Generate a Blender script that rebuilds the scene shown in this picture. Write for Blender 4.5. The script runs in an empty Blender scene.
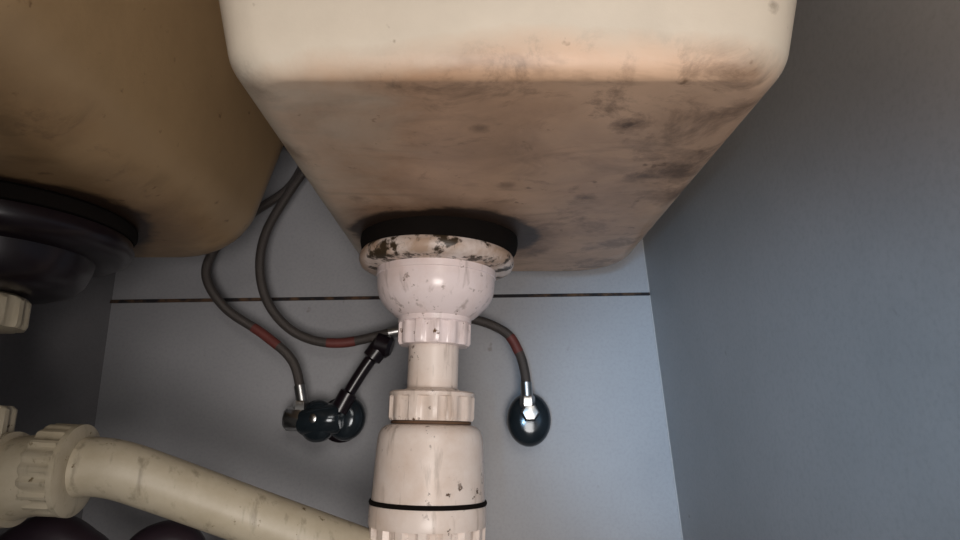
import bpy, math, random
from mathutils import Vector, Matrix
random.seed(3)
H = 0.45   # camera / reference height above the cabinet floor
sc = bpy.context.scene
try:
    sc.view_settings.view_transform = 'Standard'
except Exception: pass

# ---------------------------------------------------------------- materials
class NT:
    def __init__(s, name):
        s.m = bpy.data.materials.new(name); s.m.use_nodes = True
        s.n = s.m.node_tree.nodes; s.l = s.m.node_tree.links
        s.b = s.n['Principled BSDF']
        s.tc = s.n.new('ShaderNodeTexCoord')
    def noise(s, scale, detail=5, rough=.6, dist=0, co=None):
        n = s.n.new('ShaderNodeTexNoise'); n.inputs['Scale'].default_value = scale
        n.inputs['Detail'].default_value = detail; n.inputs['Roughness'].default_value = rough
        n.inputs['Distortion'].default_value = dist
        s.l.new(co if co else s.tc.outputs['Object'], n.inputs['Vector']); return n.outputs['Fac']
    def scaled(s, v):
        n = s.n.new('ShaderNodeMapping'); n.inputs['Scale'].default_value = v
        s.l.new(s.tc.outputs['Object'], n.inputs['Vector']); return n.outputs[0]
    def rmp(s, v, a, b, c=0., d=1.):
        n = s.n.new('ShaderNodeMapRange'); n.inputs[1].default_value = a; n.inputs[2].default_value = b
        n.inputs[3].default_value = c; n.inputs[4].default_value = d; s.l.new(v, n.inputs[0]); return n.outputs[0]
    def math(s, op, a, b=None):
        n = s.n.new('ShaderNodeMath'); n.operation = op
        for i, x in enumerate((a, b)):
            if x is None: continue
            if isinstance(x, (int, float)): n.inputs[i].default_value = x
            else: s.l.new(x, n.inputs[i])
        return n.outputs[0]
    def mix(s, f, a, b):
        n = s.n.new('ShaderNodeMix'); n.data_type = 'RGBA'
        if isinstance(f, (int, float)): n.inputs[0].default_value = f
        else: s.l.new(f, n.inputs[0])
        for i, x in ((6, a), (7, b)):
            if isinstance(x, tuple): n.inputs[i].default_value = (*x, 1)
            else: s.l.new(x, n.inputs[i])
        return n.outputs[2]
    def xyz(s):
        n = s.n.new('ShaderNodeSeparateXYZ'); s.l.new(s.tc.outputs['Object'], n.inputs[0]); return n.outputs
    def dist(s, p):
        n = s.n.new('ShaderNodeVectorMath'); n.operation = 'DISTANCE'
        s.l.new(s.tc.outputs['Object'], n.inputs[0]); n.inputs[1].default_value = p; return n.outputs['Value']
    def color(s, c):
        if isinstance(c, tuple): s.b.inputs['Base Color'].default_value = (*c, 1)
        else: s.l.new(c, s.b.inputs['Base Color'])
    def bump(s, h, st=.2, d=.002):
        n = s.n.new('ShaderNodeBump'); n.inputs['Strength'].default_value = st; n.inputs['Distance'].default_value = d
        s.l.new(h, n.inputs['Height']); s.l.new(n.outputs[0], s.b.inputs['Normal'])
    def rough(s, r): s.b.inputs['Roughness'].default_value = r
    def metal(s, r): s.b.inputs['Metallic'].default_value = r

def simple(name, c, r=.5, met=0):
    t = NT(name); t.color(t.mix(t.rmp(t.noise(60), .35, .7), c, tuple(x*.75 for x in c))); t.rough(r); t.metal(met); return t.m

def dirty_plastic(name, base, grime, speck, th=.62, rough=.35):
    t = NT(name)
    g = t.rmp(t.noise(22, 6, .65), .42, .72, 0, .8)
    c = t.mix(g, base, grime)
    # vertical dried drip streaks
    st = t.noise(1, 5, .6, 0, t.scaled((110, 110, 16)))
    c = t.mix(t.rmp(st, .56, .70, 0, .65), c, tuple(x*.55 for x in grime))
    sp = t.math('MULTIPLY', t.rmp(t.noise(110, 5, .65), th, th+.05), t.rmp(t.noise(18, 2, .5), .45, .58))
    c = t.mix(sp, c, speck)
    t.color(c); t.rough(rough); t.bump(t.noise(120), .12, .001); return t.m

def basin_mat(name, base, brown, zb, spots, drain, soft=.010, tilt=0., mould=0.):
    t = NT(name); o = t.xyz()
    n1 = t.noise(9, 7, .62, .3)
    z = t.math('ADD', o[2], t.math('MULTIPLY', t.math('SUBTRACT', n1, .5), .035))
    # tide mark sits a little higher in the middle than at the left corner
    z = t.math('ADD', z, t.math('MULTIPLY', t.math('POWER', t.math('ABSOLUTE', t.math('SUBTRACT', o[0], .05)), 2.), tilt))
    low = t.rmp(z, H+zb+soft, H+zb-soft)
    br = t.mix(t.rmp(t.noise(14, 8, .65, .4), .35, .68), brown, tuple(x*.66 for x in brown))
    br = t.mix(t.rmp(t.noise(6, 5, .55), .44, .66, 0, .8), br, tuple(min(1, x*y) for x, y in zip(brown, (1.3, 1.4, 1.5))))
    # grey-brown smears drawn out along the surface
    sm = t.noise(1, 6, .6, .8, t.scaled((9, 24, 14)))
    br = t.mix(t.rmp(sm, .55, .70, 0, .6), br, tuple(x*.40 for x in brown))
    # fine mould growing heavier towards the right hand side
    side = t.rmp(o[0], -.05, .17, 0, .06+mould)
    mo = t.math('ADD', t.noise(20, 9, .72, .5), side)
    br = t.mix(t.rmp(mo, .57, .70, 0, .65), br, (.12, .07, .04))
    ba = t.mix(t.rmp(t.noise(12, 5, .6), .4, .75, 0, .5), base, tuple(x*.72 for x in base))
    c = t.mix(low, ba, br)
    n2 = t.noise(48, 8, .75)
    for (p, r, k) in spots:
        d = t.math('ADD', t.dist((p[0], p[1], p[2]+H)), t.math('MULTIPLY', t.math('SUBTRACT', n2, .5), r*3.2))
        c = t.mix(t.rmp(d, r*1.25, r*.1, 0, k), c, (.085, .045, .022))
    c = t.mix(t.rmp(t.noise(75, 3, .5, 0), .69, .75, 0, .7), c, (.14, .075, .035))
    d = t.math('ADD', t.dist((drain[0], drain[1], drain[2]+H)), t.math('MULTIPLY', t.math('SUBTRACT', n1, .5), .07))
    c = t.mix(t.rmp(d, drain[3]*1.55, drain[3]*1.02, 0, .6), c, (.10, .05, .025))
    c = t.mix(t.rmp(d, drain[3]*1.14, drain[3]*1.04, 0, .95), c, (.022, .012, .008))
    t.color(c); t.rough(.42); t.bump(t.noise(30, 6), .2, .003); return t.m

def wall_mat(name, c1, c2):
    t = NT(name)
    c = t.mix(t.rmp(t.noise(7, 6, .6), .35, .7), c1, c2)
    c = t.mix(t.rmp(t.noise(260, 3, .6), .45, .8, 0, .35), c, tuple(x*.6 for x in c1))
    c = t.mix(t.rmp(t.noise(38, 3, .5), .73, .77, 0, .5), c, (.13, .1, .08))
    t.color(c); t.rough(.5); t.bump(t.noise(150), .12, .001); return t.m

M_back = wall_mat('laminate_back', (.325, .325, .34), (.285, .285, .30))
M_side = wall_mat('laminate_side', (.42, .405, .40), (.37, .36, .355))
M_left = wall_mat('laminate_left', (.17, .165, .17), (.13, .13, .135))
M_floor = wall_mat('laminate_floor', (.3, .3, .31), (.24, .24, .25))
M_top = wall_mat('counter_underside', (.16, .10, .07), (.12, .07, .05))
ts = NT('seam_grime'); ts.color(ts.mix(ts.rmp(ts.noise(55, 5), .45, .62), (.015, .013, .015), (.10, .055, .03))); ts.rough(.9); M_seam = ts.m
M_white = dirty_plastic('aged_white_plastic', (.90, .78, .77), (.76, .60, .55), (.16, .09, .05), .625, .22)
M_ivory = dirty_plastic('aged_ivory_plastic', (.82, .71, .64), (.66, .51, .41), (.10, .055, .03), .60, .34)
M_pipe = dirty_plastic('yellowed_pipe', (.50, .44, .33), (.38, .32, .22), (.13, .09, .04), .64, .45)
tf = NT('chipped_flange')
cf = tf.mix(tf.rmp(tf.noise(30, 5, .6), .38, .62), (.82, .72, .67), (.48, .34, .25))
tf.color(tf.mix(tf.rmp(tf.noise(52, 7, .65), .51, .57), cf, (.05, .033, .018))); tf.rough(.4); tf.bump(tf.noise(60), .4, .002); M_flange = tf.m
M_gasket = simple('rubber_gasket', (.006, .004, .003), .9)
M_gasket.node_tree.nodes['Principled BSDF'].inputs['Specular IOR Level'].default_value = .15
M_grime = simple('neck_grime', (.12, .06, .03), .8)
M_black = simple('black_plastic', (.010, .006, .009), .28)
M_knob = simple('black_chrome', (.02, .028, .035), .14, .3)
M_chrome = simple('chrome', (.55, .55, .54), .28, 1)
M_red = simple('red_sleeve', (.15, .035, .028), .6)
M_hose = simple('dark_rubber_hose', (.03, .018, .026), .45)
tb = NT('braided_steel')
w1 = tb.n.new('ShaderNodeTexWave'); w1.wave_type = 'BANDS'; w1.bands_direction = 'DIAGONAL'; w1.inputs['Scale'].default_value = 1.6
w2 = tb.n.new('ShaderNodeTexWave'); w2.wave_type = 'BANDS'; w2.bands_direction = 'X'; w2.inputs['Scale'].default_value = 2.0
tb.l.new(tb.tc.outputs['UV'], w1.inputs['Vector']); tb.l.new(tb.tc.outputs['UV'], w2.inputs['Vector'])
mm = tb.math('MULTIPLY', w1.outputs['Fac'], w2.outputs['Fac'])
tb.color(tb.mix(mm, (.04, .033, .030), (.18, .155, .14))); tb.rough(.45); tb.metal(.3); tb.bump(mm, .4, .001); M_braid = tb.m

# ---------------------------------------------------------------- mesh helpers
def mk(name, vs, fs, mat, smooth=True, parent=None, uv=None, sharp=40):
    me = bpy.data.meshes.new(name); me.from_pydata([tuple(v) for v in vs], [], fs); me.update()
    if uv:
        L = me.uv_layers.new(name='UVMap')
        for p in me.polygons:
            for li, vi in zip(p.loop_indices, p.vertices): L.data[li].uv = uv[vi]
    ob = bpy.data.objects.new(name, me); sc.collection.objects.link(ob); me.materials.append(mat)
    if smooth:
        for p in me.polygons: p.use_smooth = True
        try: me.set_sharp_from_angle(angle=math.radians(sharp))
        except Exception: pass
    if parent:
        ob.parent = parent; ob.matrix_parent_inverse = Matrix.Translation(-parent.location)
    return ob

def empty(name, p):
    e = bpy.data.objects.new(name, None); e.empty_display_size = .03; e.location = (p[0], p[1], p[2]+H)
    sc.collection.objects.link(e); return e

def lathe(name, prof, origin, mat, parent=None, axis=(0, 0, 1), seg=96, n=0, cap=True, sharp=40, sy=1.):
    q = Vector((0, 0, 1)).rotation_difference(Vector(axis).normalized())
    O = Vector((origin[0], origin[1], origin[2]+H)); vs = []; fs = []
    for pr in prof:
        r, t = pr[0], pr[1]; amp = pr[2] if len(pr) > 2 else 0
        for i in range(seg):
            a = 2*math.pi*i/seg
            rr = r
            if amp: rr = r + amp*max(-1, min(1, 3*math.cos(n*a)))
            v = q @ Vector((rr*math.cos(a), rr*math.sin(a), t))
            v.z *= sy if sy != 1. else 1
            vs.append(O + v)
    for k in range(len(prof)-1):
        for i in range(seg):
            j = (i+1) % seg
            fs.append((k*seg+i, k*seg+j, (k+1)*seg+j, (k+1)*seg+i))
    if cap:
        fs.append(tuple(range(seg))[::-1]); fs.append(tuple((len(prof)-1)*seg+i for i in range(seg)))
    return mk(name, vs, fs, mat, True, parent, None, sharp)

def spline(pts, n=14):
    P = [Vector(p) for p in pts]; P = [2*P[0]-P[1]] + P + [2*P[-1]-P[-2]]; out = []
    for i in range(1, len(P)-2):
        for k in range(n):
            t = k/n; a, b, c, d = P[i-1], P[i], P[i+1], P[i+2]
            out.append(.5*((2*b)+(c-a)*t+(2*a-5*b+4*c-d)*t*t+(3*b-a-3*c+d)*t**3))
    out.append(P[-2]); return out

def sweep(name, pts, r, mat, parent=None, seg=20, smooth_path=True, uvk=1.):
    C = spline(pts) if smooth_path else [Vector(p) for p in pts]
    C = [c + Vector((0, 0, H)) for c in C]
    vs = []; fs = []; uv = []
    T0 = (C[1]-C[0]).normalized(); N = T0.orthogonal().normalized(); L = 0
    for k, c in enumerate(C):
        T = (C[min(k+1, len(C)-1)]-C[max(k-1, 0)]).normalized()
        N = (N - T*N.dot(T)).normalized(); B = T.cross(N)
        if k: L += (c-C[k-1]).length
        rr = r(k/(len(C)-1)) if callable(r) else r
        for i in range(seg):
            a = 2*math.pi*i/seg; vs.append(c+(N*math.cos(a)+B*math.sin(a))*rr)
            uv.append((L*uvk, 4*abs(i/seg*2-1)))
    for k in range(len(C)-1):
        for i in range(seg):
            j = (i+1) % seg; fs.append((k*seg+i, k*seg+j, (k+1)*seg+j, (k+1)*seg+i))
    fs.append(tuple(range(seg))[::-1]); fs.append(tuple((len(C)-1)*seg+i for i in range(seg)))
    return mk(name, vs, fs, mat, True, parent, uv, 50)

def prism(name, poly, z0, z1, mat, parent=None):
    n = len(poly); vs = [(x, y, z0+H) for x, y in poly]+[(x, y, z1+H) for x, y in poly]
    fs = [tuple(range(n))[::-1], tuple(range(n, 2*n))]+[(i, (i+1) % n, n+(i+1) % n, n+i) for i in range(n)]
    return mk(name, vs, fs, mat, False, parent)
def hexa(name, c8, mat):
    vs = [(x, y, z+H) for x, y, z in c8]
    return mk(name, vs, [(0,3,2,1),(4,5,6,7),(0,1,5,4),(1,2,6,5),(2,3,7,6),(3,0,4,7)], mat, False)

# ---------------------------------------------------------------- cabinet shell
def rx(z): return .2217+(.244-z)*.07
zt, zb = .39, -.45
hexa('wall_back', [(-.80,.85,zb),(rx(zb)+.03,.85,zb),(rx(zb)+.03,.87,zb),(-.80,.87,zb),
                   (-.80,.85,zt),(rx(zt)+.03,.85,zt),(rx(zt)+.03,.87,zt),(-.80,.87,zt)], M_back)
hexa('wall_right', [(rx(zb),-.05,zb),(rx(zb)+.02,-.05,zb),(rx(zb)+.02,.85,zb),(rx(zb),.85,zb),
                    (rx(zt),-.05,zt),(rx(zt)+.02,-.05,zt),(rx(zt)+.02,.85,zt),(rx(zt),.85,zt)], M_side)
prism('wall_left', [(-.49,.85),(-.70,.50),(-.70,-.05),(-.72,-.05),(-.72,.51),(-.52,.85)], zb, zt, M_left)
prism('unseen_light_block', [(-.72,-.07),(-.15,-.07),(-.15,-.05),(-.72,-.05)], zb, zt, M_left)  # unseen panel added across the front to keep light off the left side
prism('floor', [(-.95,-1.6),(.6,-1.6),(.6,.87),(-.95,.87)], zb-.02, zb, M_floor)
hexa('trim_1', [(-.495,.8475,.1630),(.2262,.8475,.1737),(.2262,.85,.1737),(-.495,.85,.1630),
                (-.495,.8485,.1677),(.2262,.8485,.1777),(.2262,.85,.1777),(-.495,.85,.1677)], M_seam)
hexa('trim_2', [(rx(zb)-.0012,.8488,zb),(rx(zb),.8488,zb),(rx(zb),.85,zb),(rx(zb)-.0012,.85,zb),
                (rx(zt)-.0012,.8488,zt),(rx(zt),.8488,zt),(rx(zt),.85,zt),(rx(zt)-.0012,.85,zt)], M_side)

# ---------------------------------------------------------------- basins
def rrect(x0, x1, y0, y1, rf, rb, z, m=10):
    out = []
    for cx, cy, a0, rc in ((x1-rb, y1-rb, 0, rb), (x0+rb, y1-rb, 90, rb), (x0+rf, y0+rf, 180, rf), (x1-rf, y0+rf, 270, rf)):
        for k in range(m+1):
            a = math.radians(a0+90*k/m); out.append(Vector((cx+rc*math.cos(a), cy+rc*math.sin(a), z+H)))
    return out
def basin(name, x0, x1, y0, y1, h, top, draft, fil, rf, rb, drain, mat):
    rings = []
    def ring(ins, z):
        e = draft*(z-h)-ins
        rings.append(rrect(x0-e, x1+e, y0-e*.5, y1+e*.7, max(.006, rf+e*.5), max(.006, rb+e*.5), z))
    def shell():
        for k in range(9): ring(0, top-(top-h-fil)*k/8)
        for k in range(1, 15):
            a = math.pi/2*k/14
            ring(fil*(1-math.cos(a))*.9, h+fil*(1-math.sin(a)))
    shell()
    base = rings[-1]; dc = Vector((drain[0], drain[1], h+H))
    for f in (.25, .5, .75):
        rings.append([p.lerp(dc+(p-dc).normalized()*.04, f)+Vector((0, 0, -.002*f)) for p in base])
    nout = len(rings)
    shell()
    inn = rings[nout:]; rings = rings[:nout]; inner = []
    for R in inn:
        c = sum(R, Vector())/len(R); R2 = []
        for p in R:
            d = Vector((p.x-c.x, p.y-c.y, 0)); R2.append(p-d.normalized()*.008+Vector((0, 0, .008*(1 if p.z < h+fil+H else 0))))
        inner.append(R2)
    n = len(rings[0]); vs = []; fs = []
    for R in rings: vs += R
    b0 = len(vs)
    for R in inner: vs += R
    for k in range(len(rings)-1):
        for i in range(n):
            j = (i+1) % n; fs.append((k*n+j, k*n+i, (k+1)*n+i, (k+1)*n+j))
    fs.append(tuple((len(rings)-1)*n+i for i in range(n))[::-1])
    for k in range(len(inner)-1):
        for i in range(n):
            j = (i+1) % n; fs.append((b0+k*n+i, b0+k*n+j, b0+(k+1)*n+j, b0+(k+1)*n+i))
    fs.append(tuple(b0+(len(inner)-1)*n+i for i in range(n)))
    for i in range(n):
        j = (i+1) % n; fs.append((i, j, b0+j, b0+i))
    return mk(name, vs, fs, mat, True, None, None, 60)

spots = [((.093,.371,.184),.013,.95), ((.146,.443,.184),.024,.85), ((.155,.350,.190),.013,.8), ((.125,.455,.184),.014,.7),
         ((.160,.50,.186),.022,.7), ((.02,.47,.184),.007,.5), ((.05,.60,.184),.022,.6), ((.085,.50,.184),.009,.8), ((.03,.56,.184),.012,.5),
         ((-.10,.5,.184),.008,.5), ((.0,.375,.184),.006,.6), ((.145,.305,.232),.004,.9), ((-.11,.62,.184),.02,.5), ((.160,.305,.222),.004,.7), ((-.125,.330,.19),.012,.5), ((.08,.320,.193),.008,.6),
         ((.045,.615,.184),.020,.9), ((.06,.66,.184),.015,.8), ((-.13,.42,.19),.016,.5)]
M_b1 = basin_mat('stained_sink_main', (.64, .56, .455), (.52, .325, .205), .201, spots, (-.035,.61,.184,.080), .009, .6, .025)
M_b2 = basin_mat('stained_sink_side', (.38, .255, .135), (.36, .225, .11), .20, [((-.262,.45,.24),.008,.9)], (-.415,.54,.184,.105))
basin('sink_basin', -.1385, .1705, .310, .768, .184, .388, .24, .022, .026, .060, (-.042,.62), M_b1)
basin('sink_basin.001', -.525, -.257, .25, .72, .184, .388, .26, .05, .06, .06, (-.415,.54), M_b2)
ct = empty('countertop', (-.2,.4,.40))
X0, X1 = -.74, .26
for i, (a, b, c, d) in enumerate([(X0,X1,-.08,.20),(X0,X1,.803,.87),(-.204,-.1875,.2,.803),(X0,-.59,.2,.803),(.2195,X1,.2,.803),
                                  (-.1875,.2195,.2,.285)]):
    prism('slab_%d' % (i+1), [(a,c),(b,c),(b,d),(a,d)], .388, .418, M_top, ct)

# ---------------------------------------------------------------- main strainer + bottle trap
ax = Vector((.020, 0, 1)).normalized()
def px(z): return -.0445+(z-.05)*.020
st = empty('sink_strainer', (px(.17),.62,.17))
def L(name, prof, mat, par, **k):
    return lathe(name, prof, (px(0),.62,0), mat, par, axis=ax, **k)
lathe('gasket', [(.06,.163),(.072,.164),(.076,.170),(.0775,.178),(.0770,.1825),(.05,.1825)], (-.040,.62,0), M_gasket, st)
L('flange', [(.055,.149),(.069,.151),(.0735,.1535),(.0755,.158),(.0755,.163),(.073,.167),(.06,.168)], M_flange, st)
L('cup', [(.034,.103),(.038,.105),(.044,.110),(.0505,.1165),(.0545,.123),(.0565,.130),(.0572,.138),(.0572,.143),(.0580,.1435),(.0582,.150),(.058,.160)], M_white, st)
bt = empty('bottle_trap', (px(0),.62,0))
L('coupling_nut_1', [(.026,.077),(.0325,.0775,.0010),(.0335,.080,.0013),(.0335,.0975,.0013),(.0340,.0985),(.0352,.0990),(.0352,.1045),(.033,.106),(.025,.106)], M_white, bt, n=13)
L('tube', [(.0238,.02),(.0238,.085)], M_ivory, bt)
L('tube_collar', [(.0232,.030),(.0262,.031),(.0262,.036),(.0232,.038)], M_ivory, bt)
L('coupling_nut_2', [(.030,.007),(.0375,.008,.0010),(.0385,.0105,.0014),(.0385,.029,.0014),(.0395,.030),(.0398,.033),(.038,.0345),(.024,.035)], M_ivory, bt, n=13)
L('neck_seal', [(.034,.0045),(.0372,.0052),(.0372,.0072),(.034,.0080)], M_grime, bt)
L('trap_body', [(.0515,-.064),(.0510,-.060),(.0503,-.046),(.0495,-.028),(.0485,-.010),(.0475,-.004),(.0455,.000),(.042,.003),(.036,.0048),(.025,.005)], M_ivory, bt)
L('seal_ring', [(.050,-.0655),(.0527,-.065),(.0533,-.0632),(.0527,-.0614),(.050,-.061)], M_gasket, bt)
L('trap_cup_rim', [(.050,-.083),(.0523,-.083),(.0528,-.081),(.0528,-.067),(.0520,-.065),(.050,-.065)], M_ivory, bt)
L('trap_cup', [(.012,-.21),(.030,-.208),(.042,-.200),(.046,-.188,.0008),(.0480,-.180,.0022),(.0500,-.083,.0022),(.0500,-.080)], M_ivory, bt, n=16)

# ---------------------------------------------------------------- second strainer, waste pipe
s2 = empty('sink_strainer.001', (-.42,.54,.15))
c2 = (-.423,.545,0)
lathe('gasket', [(.09,.168),(.106,.170),(.109,.175),(.109,.180),(.106,.1825),(.08,.1825)], c2, M_gasket, s2)
lathe('flange', [(.07,.146),(.096,.148),(.105,.153),(.108,.160),(.106,.168),(.09,.170)], c2, M_black, s2)
lathe('cup', [(.032,.112),(.05,.113),(.064,.118),(.072,.127),(.076,.138),(.078,.150)], c2, M_black, s2)
wp = empty('waste_pipe', (-.3,.56,-.04))
lathe('coupling_nut_1', [(.03,.082),(.036,.083,.001),(.037,.086,.0014),(.037,.106,.0014),(.0355,.109),(.03,.112)], (-.425,.54,0), M_pipe, wp, n=14)
sweep('down_tube', [(-.425,.54,.09),(-.425,.54,.0)], .017, M_pipe, wp, seg=40, smooth_path=False)
lathe('coupling_nut_2', [(.02,-.008),(.036,-.007,.001),(.037,-.004,.0014),(.037,.016,.0014),(.035,.019),(.018,.020)], (-.422,.54,0), M_pipe, wp, n=14)
sweep('elbow', [(-.422,.54,.0),(-.420,.54,-.014),(-.412,.541,-.030),(-.39,.542,-.040),(-.36,.543,-.036),(-.33,.545,-.031)], lambda t: .034-.003*t, M_pipe, wp, seg=40)
lathe('elbow_rib', [(.030,-.003),(.0365,-.002),(.0365,.002),(.030,.003)], (-.372,.542,-.038), M_pipe, wp, axis=(1,.02,.1))
lathe('elbow_rib_2', [(.030,-.002),(.0365,-.0015),(.0365,.0015),(.030,.002)], (-.388,.542,-.039), M_pipe, wp, axis=(1,.02,.2))
lathe('coupling_nut_3', [(.026,-.014),(.033,-.013,.001),(.0345,-.010,.0012),(.0345,.009,.0012),(.036,.010),(.036,.014),(.031,.016),(.024,.016)], (-.337,.545,-.031), M_pipe, wp, axis=(1,.05,-.05), n=20)
sweep('branch_tube', [(-.335,.545,-.031),(-.318,.549,-.029),(-.295,.555,-.032),(-.26,.566,-.045),(-.18,.590,-.077),(-.105,.610,-.106),(-.075,.616,-.117)], lambda t: .0235-.001*t, M_pipe, wp, seg=40)
lathe('branch_socket', [(.0,-.02),(.029,-.02),(.030,-.015),(.030,.006),(.024,.008)], (-.088,.612,-.112), M_ivory, wp, axis=(-.92,-.22,.36))
dh = empty('drain_hose', (-.33,.62,-.12))
sweep('hose', [(-.50,.64,-.40),(-.48,.64,-.24),(-.44,.63,-.135),(-.395,.63,-.095),(-.36,.635,-.110),(-.330,.64,-.135),(-.300,.645,-.106),(-.275,.65,-.112),(-.262,.66,-.18),(-.26,.67,-.448)],
      lambda t: .021, M_hose, dh, seg=24)

# ---------------------------------------------------------------- braided hoses
def hose(name, pts, reds, ends):
    e = empty(name, pts[len(pts)//2])
    sweep('braid', pts, .0058, M_braid, e, seg=20, uvk=260)
    C = spline(pts)
    for i, (a, b) in enumerate(reds):
        seg = C[int(a*len(C)):int(b*len(C))]
        sweep('red_marker_%d' % (i+1), seg, .0061, M_red, e, smooth_path=False)
    for i, (p, q) in enumerate(ends):
        sweep('ferrule_%d' % (i+1), [p, q], .0072, M_chrome, e, smooth_path=False)
    return e
A = [(.0572,.80,.040),(.0545,.80,.069),(.047,.80,.094),(.030,.80,.118),(-.0124,.80,.134),(-.056,.80,.129),(-.105,.80,.118),(-.1727,.80,.1038),
     (-.223,.80,.1135),(-.2595,.80,.145),(-.278,.80,.19),(-.276,.80,.243),(-.250,.806,.305),(-.220,.814,.36),(-.205,.816,.388)]
B = [(-.2146,.80,.036),(-.2295,.80,.081),(-.2665,.80,.1135),(-.3186,.80,.148),(-.3465,.80,.19),(-.335,.80,.23),(-.2976,.80,.27),(-.254,.81,.31),(-.235,.822,.36),(-.225,.822,.388)]
hose('braided_hose', A, [(.14,.2),(.48,.525)], [((.0572,.80,.034),(.056,.80,.056)), ((-.098,.80,.1195),(-.113,.80,.1165))])
hose('braided_hose.001', B, [(.18,.26)], [((-.2146,.80,.032),(-.219,.80,.052))])

# ---------------------------------------------------------------- valves
v1 = empty('angle_valve', (.06,.82,.018))
lathe('escutcheon', [(.02,0),(.026,.001),(.0265,.004),(.022,.007),(.014,.008)], (.06,.85,.012), M_chrome, v1, axis=(0,-1,0))
lathe('body', [(.012,0),(.012,.035)], (.06,.848,.012), M_chrome, v1, axis=(0,-1,0))
lathe('knob', [(.016,.016),(.023,.019),(.0262,.025),(.0270,.032),(.0262,.039),(.0235,.045),(.019,.049),(.012,.051)], (.06,.85,.012), M_knob, v1, axis=(0,-1,0), sy=1.2)
lathe('chrome_cap', [(.0115,.045),(.0115,.055),(.009,.058),(.004,.059)], (.06,.85,.020), M_chrome, v1, axis=(0,-1,0), seg=6)
lathe('outlet_nut', [(.008,0),(.0092,.002),(.0092,.012),(.008,.014)], (.0573,.80,.026), M_chrome, v1, seg=6)
v2 = empty('angle_valve.001', (-.19,.82,.018))
lathe('escutcheon', [(.02,0),(.027,.001),(.028,.004),(.024,.007),(.014,.008)], (-.176,.85,.012), M_black, v2, axis=(0,-1,0))
lathe('body', [(.016,0),(.016,.04)], (-.178,.85,.012), M_black, v2, axis=(0,-1,0))
lathe('cross_body', [(.012,-.035),(.016,-.030),(.018,-.005),(.018,.012),(.015,.016)], (-.183,.80,.012), M_knob, v2, axis=(1,0,.1))
lathe('knob', [(.014,.012),(.020,.015),(.0235,.022),(.0243,.029),(.0230,.037),(.019,.043),(.011,.046)], (-.163,.845,.014), M_knob, v2, axis=(-.05,-1,0), sy=1.12)
lathe('knob_rear', [(.010,.0),(.018,.002),(.0225,.008),(.0225,.018),(.018,.024),(.010,.027)], (-.192,.815,.010), M_knob, v2, axis=(-.2,-1,0), sy=1.1)
lathe('spindle_cap', [(.006,.0),(.006,.006),(.003,.008)], (-.196,.790,.012), M_chrome, v2, axis=(-.2,-1,0), seg=24)
lathe('inlet_nut', [(.010,0),(.0145,.002),(.0145,.020),(.012,.023),(.008,.024)], (-.211,.80,.012), M_chrome, v2, axis=(-1,0,.05), seg=8)
lathe('hose_nut', [(.009,0),(.0105,.002),(.0105,.014),(.009,.016)], (-.215,.80,.018), M_chrome, v2, seg=6)
sweep('side_arm', [(-.170,.80,.022),(-.158,.80,.045),(-.140,.80,.075),(-.120,.80,.103)], lambda t: .0075+.0045*(t > .78)+.0035*(t < .32), M_black, v2)
lathe('arm_cap', [(.010,-.010),(.0145,-.008),(.0145,.008),(.010,.012)], (-.120,.80,.101), M_black, v2, axis=(1,0,-.3), seg=12)

# ---------------------------------------------------------------- light
def area(name, loc, tgt, size, power, col):
    l = bpy.data.lights.new(name, 'AREA'); l.size = size; l.energy = power; l.color = col
    o = bpy.data.objects.new(name, l); o.location = (loc[0], loc[1], loc[2]+H)
    d = Vector(tgt)-Vector(loc); o.rotation_euler = d.to_track_quat('-Z', 'Y').to_euler(); sc.collection.objects.link(o); return o
area('room_light', (.25,-1.0,.50), (0,.5,.1), .5, 5.0, (1,.95,.88))
area('room_bounce', (.12,-.75,-.25), (.03,.6,.15), .40, 9.5, (1,.93,.88))
s = bpy.data.lights.new('cool_corner_spot', 'SPOT'); s.energy = 50; s.color = (.42,.70,1); s.spot_size = math.radians(22); s.spot_blend = 1; s.shadow_soft_size = .05  # cool spot added to brighten the right back corner; no actual window
so = bpy.data.objects.new('cool_corner_spot', s); so.location = (-.10,-.6,H-.05)
so.rotation_euler = (Vector((.275,.80,.03))-Vector((-.10,-.6,-.05))).to_track_quat('-Z','Y').to_euler(); sc.collection.objects.link(so)
w = bpy.data.worlds.new('World'); sc.world = w; w.use_nodes = True
w.node_tree.nodes['Background'].inputs[0].default_value = (.74,.75,.81,1); w.node_tree.nodes['Background'].inputs[1].default_value = .24

# ---------------------------------------------------------------- camera
cd = bpy.data.cameras.new('camera'); cd.sensor_width = 36; cd.lens = 24.375; cd.clip_start = .01
co = bpy.data.objects.new('camera', cd); co.location = (0,0,H); co.rotation_euler = (math.radians(90+13.8),0,0)
sc.collection.objects.link(co); sc.camera = co
